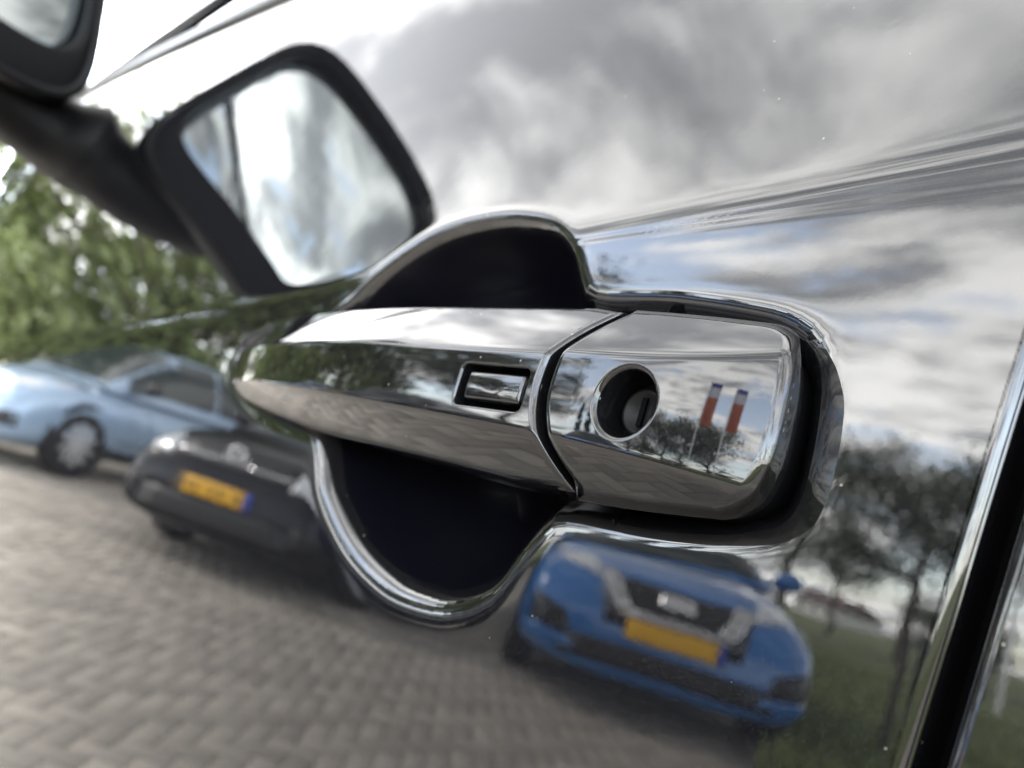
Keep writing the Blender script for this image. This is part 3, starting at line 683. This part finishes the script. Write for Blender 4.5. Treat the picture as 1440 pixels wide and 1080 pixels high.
# ---- flags
def flag(az, d, h, label, rz):
    e = empty('flag_banner', polar(az, d), R(rz), label, 'flag', 'tall banner flags on poles')
    bm = bmesh.new(); cyl(bm, (0, 0, 0), .05, h, 12, .035); bm_obj('pole', bm, 'pole_metal', e)
    bm = bmesh.new(); cyl(bm, (.32, 0, h-.18), .015, .001); bmesh.ops.create_cube(bm, size=1, matrix=Matrix.Translation((.42, 0, h-.12))@Matrix.Diagonal((.84, .03, .03, 1))); bm_obj('arm', bm, 'pole_metal', e)
    z0 = h-.15
    for nm, a, b, m in (('blue_cloth', 0, .35, 'flag_blue'), ('white_cloth', .35, 1.1, 'flag_white'), ('orange_cloth', 1.1, 3.2, 'flag_orange')):
        xs_ = np.linspace(.06, .82, 12); zs_ = np.linspace(z0-a, z0-b, 10); X, Z = np.meshgrid(xs_, zs_); Y = .05*np.sin(X*7+Z*1.3)
        V = np.stack([X, Y, Z], -1).reshape(-1, 3); Vb = V+[0, .004, 0]; Q = grid_quads(10, 12)
        link(nm, npmesh(nm, np.vstack([V, Vb]), np.vstack([Q, Q[:, ::-1]+120]), m), e)
FLAGS = [(9.5, 19, 8.4, 'tall orange and white banner flag on a pole, left of two', -10), (4.0, 19, 8.4, 'tall orange and white banner flag on a pole, right of two', -10)]
for row in FLAGS: flag(*row)
# ------------------------------------------------------------------ parked cars opposite
def car_mats(pre, col, rough=.25):
    mat(pre+'_paint', col, .22, coat=1.0)
mat('blue_paint', (.022, .14, .40), .25, coat=1.); mat('silver_blue_paint', (.30, .41, .55), .3, metal=.2, coat=1.); mat('navy_paint', (.007, .008, .012), .2, spec=.28)
mat('tyre', (.015, .015, .016), .8); mat('alloy', (.55, .55, .57), .35, metal=.3); mat('chrome', (.62, .62, .64), .12, metal=1.); mat('grey_metal', (.28, .28, .30), .35, metal=.4)
mat('lamp_glass', (.55, .57, .60), .08, ior=1.5, coat=1.); mat('plate_yellow', (.78, .42, .02), .5); mat('plate_blue', (.02, .05, .35), .5); mat('plate_ink', (.30, .16, .02), .6)
mat('auto_glass', (.02, .03, .03), .02, ior=1.55); mat('grille_black', (.010, .010, .012), .35); mat('emblem_silver', (.75, .75, .77), .2, metal=1.)
def interp(x, k, v): return np.interp(x, k, v)
def make_car(name, label, loc, rz, S):
    e = empty(name, loc, rz, label, 'car', 'cars parked across the street')
    Lf, Lr = S['front'], S['rear']; hw = S['hw']
    st = np.unique(np.concatenate([np.linspace(Lr, Lf, 46), Lf-np.array([0, .01, .03, .06, .10, .16, .24]), Lr+np.array([0, .01, .03, .07, .12])]))
    n = 44; V = []
    for x in st:
        zt = interp(x, *S['top']); zb = interp(x, *S['bot']); w_ = hw*interp(x, *S['plan']); p = 4.2
        cz, hz = (zt+zb)/2, (zt-zb)/2
        for k in range(n):
            t = 2*math.pi*k/n; c, s = math.cos(t), math.sin(t)
            y = math.copysign(abs(c)**(2/p), c); z = math.copysign(abs(s)**(2/p), s)
            V.append((x, w_*y*(1-.07*max(z, 0)**2), cz+hz*z*(1+.05*(1-y*y)*(z > 0))))
    Q = grid_quads(len(st), n, True)
    body_me = npmesh('body', V, Q, S['paint'])
    bm = bmesh.new(); bm.from_mesh(body_me)
    bm.verts.ensure_lookup_table()
    for a in (0, (len(st)-1)*n):
        bm.faces.new([bm.verts[a+k] for k in range(n)])
    bmesh.ops.recalc_face_normals(bm, faces=bm.faces); bm.to_mesh(body_me)
    body_me.polygons.foreach_set('use_smooth', np.ones(len(body_me.polygons), bool))
    bvh = BVHTree.FromBMesh(bm); bm.free()
    body = link('body', body_me, e)
    def patch(nm, quads, m, off=.006, parent=e, axis='x', side=1, nu=8, nv=5):
        """quads of (y,z) corners laid on the nose (axis x) or (x,z) on a flank (axis y), standing proud"""
        parts = []
        for q in quads:
            q = np.array(q, float); V = []
            for v in np.linspace(0, 1, nv):
                for u_ in np.linspace(0, 1, nu):
                    p = (q[0]*(1-u_)+q[1]*u_)*(1-v)+(q[3]*(1-u_)+q[2]*u_)*v
                    if axis == 'x':
                        h = bvh.ray_cast(Vector((Lf+1, p[0], p[1])), Vector((-1, 0, 0)))[0]; x = h.x if h else Lf-.25; V.append((x+off, p[0], p[1]))
                    elif axis == 'y':
                        h = bvh.ray_cast(Vector((p[0], side*3, p[1])), Vector((0, -side, 0)))[0]; y = h.y if h else side*hw; V.append((p[0], y+side*off, p[1]))
                    else:
                        h = bvh.ray_cast(Vector((p[0], p[1], 3)), Vector((0, 0, -1)))[0]; V.append((p[0], p[1], (h.z if h else 1)+off))
            V = np.array(V); B = V.copy()
            if axis == 'x': B[:, 0] -= off+.03
            elif axis == 'y': B[:, 1] -= side*(off+.03)
            else: B[:, 2] -= off+.03
            k = nu*nv; r_ = list(range(nu))+[i*nu+nu-1 for i in range(1, nv)]+[(nv-1)*nu+i for i in range(nu-2, -1, -1)]+[i*nu for i in range(nv-2, 0, -1)]
            parts.append((np.vstack([V, B]), np.vstack([grid_quads(nv, nu), [[r_[i-1], r_[i], r_[i]+k, r_[i-1]+k] for i in range(len(r_))]])))
        V, Q = join(parts); me = npmesh(nm, V, Q, m, smooth=False); bm = bmesh.new(); bm.from_mesh(me); bmesh.ops.recalc_face_normals(bm, faces=bm.faces); bm.to_mesh(me); bm.free()
        return link(nm, me, parent)
    # greenhouse: pillars and roof in paint, glass laid into it
    g = S['cabin']; xc, xrf, xrr, xt, zr, zs = g['cowl'], g['roof_f'], g['roof_r'], g['tail'], g['zr'], g['zs']; wb, wt = hw*.90, hw*.66
    xs_ = np.concatenate([np.linspace(xt, xrr, 8), np.linspace(xrr, xrf, 10)[1:], np.linspace(xrf, xc, 10)[1:]])
    zt_ = np.concatenate([zs+(zr-.03-zs)*np.linspace(0, 1, 8)**.8, zr-.03+.05*np.sin(np.linspace(0, math.pi, 10))[1:], zs+(zr-.03-zs)*(1-np.linspace(0, 1, 10)[1:]**1.12)])
    V = []; m_ = 22
    for x, z in zip(xs_, zt_):
        f = (z-zs)/(zr-zs); wtop = wb+(wt-wb)*f
        for k in range(m_):
            a = math.pi*k/(m_-1); c, s = math.cos(a), math.sin(a); yy = math.copysign(abs(c)**.42, c); sz = abs(s)**.42
            y = (wb+(wtop-wb)*sz)*yy; V.append((x, y*(1-.0*f), zs-.04+(z-zs+.04)*sz))
    cab = link('cabin', npmesh('cabin', V, grid_quads(len(xs_), m_), S['paint']), e)
    def cabpt(x, t):                            # t 0..1 up the side / across
        z = interp(x, xs_, zt_); f = (z-zs)/(zr-zs); wtop = wb+(wt-wb)*f; return z, wtop
    # windscreen and rear glass: crosswise sheets just proud of the cabin
    def cross(nm, xa, xb, inset, m):
        V = []
        for x in np.linspace(xa, xb, 10):
            z, wtop = cabpt(x, 1)
            for yy in np.linspace(-1, 1, 14)*inset:
                a = abs(yy)**(1/.42); s = math.sqrt(max(0, 1-a*a)); sz = s**.42; V.append((x+(.012 if xa > xb else -.012)*0, (wb+(wtop-wb)*sz)*yy, zs-.04+(z-zs+.04)*sz+.012))
        me = npmesh(nm, V, grid_quads(10, 14), m); return link(nm, me, cab)
    cross('windscreen', xrf+.06, xc-.05, .88, 'auto_glass'); cross('rear_screen', xt+.06, xrr-.05, .86, 'auto_glass')
    for side in (-1, 1):
        for nm, xa, xb in (('front_side_window', (xrf+xrr)/2+.08, xc-.28), ('rear_side_window', xrr-.12, (xrf+xrr)/2+.02)):
            V = []
            for x in np.linspace(xa, xb, 10):
                z, wtop = cabpt(x, 0); f1 = .90
                for t in np.linspace(.16, f1, 6):
                    s_ = t; sz = s_; a = min(1, sz**(1/.42)); c = math.sqrt(1-a*a); yy = c**.42
                    V.append((x, side*((wb+(wtop-wb)*sz)*yy+.010), zs-.04+(z-zs+.04)*sz))
            link(nm, npmesh(nm, V, grid_quads(10, 6), 'auto_glass'), cab)
    # wheels in dark arches
    for xw in S['axles']:
        for side in (-1, 1):
            yw = side*(hw-.040); r_ = S['wr']
            bm = bmesh.new(); bmesh.ops.create_cone(bm, cap_ends=True, segments=32, radius1=r_+.055, radius2=r_+.055, depth=.10, matrix=Matrix.Translation((xw, side*(hw-.062), r_+.03))@Matrix.Rotation(math.pi/2, 4, 'X')); bm_obj('wheel_arch', bm, 'grille_black', e)
            prof = [(r_*.62, -.09), (r_*.94, -.10), (r_, -.06), (r_, .06), (r_*.94, .10), (r_*.62, .09)]; V = []
            for rr, yy in prof:
                for k in range(32): a = 2*math.pi*k/32; V.append((xw+rr*math.cos(a), yw-side*.05+yy, r_+rr*math.sin(a)))
            wh = link('wheel', npmesh('wheel', V, grid_quads(len(prof), 32, True), 'tyre'), e)
            bm = bmesh.new()
            for k in range(10):
                a = 2*math.pi*k/10; bmesh.ops.create_cube(bm, size=1, matrix=Matrix.Translation((xw, yw+side*.046, r_))@Matrix.Rotation(a, 4, 'Y')@Matrix.Translation((0, 0, r_*.36))@Matrix.Diagonal((r_*.13, .02, r_*.56, 1)))
            bmesh.ops.create_cone(bm, cap_ends=True, segments=20, radius1=r_*.17, radius2=r_*.17, depth=.03, matrix=Matrix.Translation((xw, yw+side*.046, r_))@Matrix.Rotation(math.pi/2, 4, 'X'))
            bm_obj('rim', bm, 'alloy', wh)
        # door mirrors
    for side in (-1, 1):
        bm = bmesh.new(); bmesh.ops.create_uvsphere(bm, u_segments=14, v_segments=10, radius=1, matrix=Matrix.Translation((xc-.42, side*(hw+.10), zs+.10))@Matrix.Diagonal((.075, .115, .075, 1)))
        bmesh.ops.create_cube(bm, size=1, matrix=Matrix.Translation((xc-.42, side*(hw-.02), zs+.05))@Matrix.Diagonal((.06, .16, .04, 1))); bm_obj('door_mirror', bm, S.get('mirror', S['paint']), e, smooth=True)
    for side in (-1, 1):
        patch('door', [[(S['axles'][0]-.75, .42), (S['axles'][0]-.45, .42), (S['axles'][0]-.45, zs-.09), (S['axles'][0]-.75, zs-.09)], [(S['axles'][0]-1.52, .42), (S['axles'][0]-.76, .42), (S['axles'][0]-.76, zs-.09), (S['axles'][0]-1.52, zs-.09)]], S['paint'], .004, axis='y', side=side, nu=10, nv=8)
        patch('sill_trim', [[(S['axles'][1]+.42, .20), (S['axles'][0]-.42, .20), (S['axles'][0]-.42, .34), (S['axles'][1]+.42, .34)]], 'grille_black', .006, axis='y', side=side, nu=10)
    def both(qs): return [[(-y, z) for y, z in q] for q in qs]
    for nm, qs, m, off, mir in S['nose']:
        if mir == 'pair':
            patch(nm, qs, m, off); patch(nm, both(qs), m, off)
        else:
            o_ = patch(nm, qs if mir == 'one' else qs+both(qs), m, off)
            if nm == 'plate_marks': o_['kind'] = 'stuff'
    if S.get('roundel'):
        zc_, rr = S['roundel']; h = bvh.ray_cast(Vector((Lf+1, 0, zc_)), Vector((-1, 0, 0)))[0]; x0 = (h.x if h else Lf)+.02
        V, Q = tube([(x0, rr*math.cos(a), zc_+rr*math.sin(a)) for a in np.linspace(0, 2*math.pi, 33)], np.full(33, .012), 6)
        segs = [(V, Q)]
        for a, b in (((-.55, .72), (0, -.02)), ((.55, .72), (0, -.02)), ((-.85, .25), (-.38, -.72)), ((.85, .25), (.38, -.72)), ((-.38, -.72), (0, .0)), ((.38, -.72), (0, 0))):
            segs.append(tube([(x0, a[0]*rr, zc_+a[1]*rr), (x0, (a[0]+b[0])/2*rr, zc_+(a[1]+b[1])/2*rr), (x0, b[0]*rr, zc_+b[1]*rr)], [.009]*3, 6))
        V, Q = join(segs); link('emblem', npmesh('emblem', V, Q, 'emblem_silver'), e)
    return e
hatch = dict(front=2.2, rear=-2.2, hw=.90, wr=.33, axles=(1.35, -1.33), paint='blue_paint',
    top=([-2.2, -2.1, -1.9, -1.2, 1.0, 1.4, 1.8, 2.02, 2.12, 2.2], [.82, .95, .98, .98, .985, .945, .875, .79, .70, .56]),
    bot=([-2.2, -2.0, -1.2, 1.2, 2.0, 2.2], [.42, .30, .20, .17, .16, .22]),
    plan=([-2.2, -2.1, -1.9, -1.4, 1.4, 1.8, 2.0, 2.1, 2.17, 2.2], [.82, .92, .97, 1., 1., .985, .95, .91, .86, .82]),
    cabin=dict(cowl=1.18, roof_f=.25, roof_r=-1.35, tail=-2.05, zr=1.56, zs=.965))
blue = dict(hatch, nose=[
    ('headlight', [[(.44, .74), (.80, .80), (.80, .90), (.50, .84)]], 'lamp_glass', .010, 'pair'),
    ('grille', [[(-.40, .50), (.40, .50), (.46, .78), (-.46, .78)]], 'grille_black', .006, 'one'),
    ('chrome_vee', [[(.36, .80), (.46, .80), (.33, .58), (.25, .62)], [(-.46, .80), (-.36, .80), (-.25, .62), (-.33, .58)], [(.25, .62), (.33, .58), (-.33, .58), (-.25, .62)]], 'chrome', .018, 'one'),
    ('emblem', [[(-.10, .68), (.10, .68), (.10, .755), (-.10, .755)]], 'emblem_silver', .022, 'one'),
    ('lower_grille', [[(-.62, .27), (.62, .27), (.58, .40), (-.58, .40)]], 'grille_black', .008, 'one'),
    ('fog_recess', [[(.56, .36), (.84, .36), (.82, .56), (.60, .50)]], 'grille_black', .007, 'pair'),
    ('fog_trim', [[(.52, .31), (.86, .33), (.85, .39), (.56, .36)]], 'blue_paint', .022, 'pair'),
    ('number_plate', [[(-.26, .455), (.26, .455), (.26, .565), (-.26, .565)]], 'plate_yellow', .034, 'one'),
    ('plate_band', [[(-.305, .455), (-.26, .455), (-.26, .565), (-.305, .565)]], 'plate_blue', .034, 'one')])
navy = dict(hatch, paint='navy_paint', hw=.89, roundel=(.74, .075), nose=[
    ('headlight', [[(.50, .64), (.82, .68), (.80, .84), (.52, .78)]], 'lamp_glass', .012, 'pair'),
    ('grille', [[(-.48, .66), (.48, .66), (.50, .79), (-.50, .79)]], 'grille_black', .006, 'one'),
    ('chrome_strip', [[(-.48, .70), (-.11, .70), (-.11, .722), (-.48, .722)]], 'chrome', .012, 'pair'),
    ('lower_grille', [[(-.62, .26), (.62, .26), (.58, .42), (-.58, .42)]], 'grille_black', .008, 'one'),
    ('fog_recess', [[(.62, .30), (.84, .32), (.83, .44), (.64, .43)]], 'grille_black', .009, 'pair'),
    ('number_plate', [[(-.24, .44), (.26, .44), (.26, .555), (-.24, .555)]], 'plate_yellow', .024, 'one'),
    ('plate_marks', [[(.23-.066*k, .468), (.23-.066*k-.034, .468), (.23-.066*k-.034, .528), (.23-.066*k, .528)] for k in range(7) if k not in (2, 5)], 'plate_ink', .0255, 'one'),
    ('plate_band', [[(-.285, .44), (-.24, .44), (-.24, .555), (-.285, .555)]], 'plate_blue', .024, 'one')])
silver = dict(hatch, paint='silver_blue_paint', mirror='grille_black', nose=[
    ('headlight', [[(.46, .70), (.80, .76), (.78, .90), (.52, .82)]], 'lamp_glass', .010, 'pair'),
    ('grille', [[(-.40, .66), (.40, .66), (.42, .74), (-.42, .74)]], 'grille_black', .006, 'one'),
    ('lower_grille', [[(-.62, .26), (.62, .26), (.56, .46), (-.56, .46)]], 'grille_black', .008, 'one'),
    ('fog_recess', [[(.62, .34), (.84, .36), (.83, .50), (.64, .46)]], 'grille_black', .007, 'pair'),
    ('number_plate', [[(-.26, .46), (.26, .46), (.26, .57), (-.26, .57)]], 'plate_yellow', .020, 'one')])
def facing(fx, fy, ang):
    """front bumper centre at (fx,fy), nose pointing at ang degrees"""
    a = R(ang); return (fx-2.2*math.cos(a), fy-2.2*math.sin(a), 0.008), a
p1, a1_ = facing(-2.22, -3.90, 50); p2, a2_ = facing(-4.72, -2.24, 62); p3, a3_ = facing(-8.6, -1.2, 68)
CARS = [('blue_hatchback', 'bright blue hatchback with a chrome vee grille and yellow number plate', p1, a1_, blue),
        ('navy_hatchback', 'dark navy hatchback with a round silver emblem and yellow number plate', p2, a2_, navy),
        ('silver_blue_hatchback', 'pale silver blue hatchback parked farthest along the row', p3, a3_, silver)]
for row in CARS: make_car(*row)
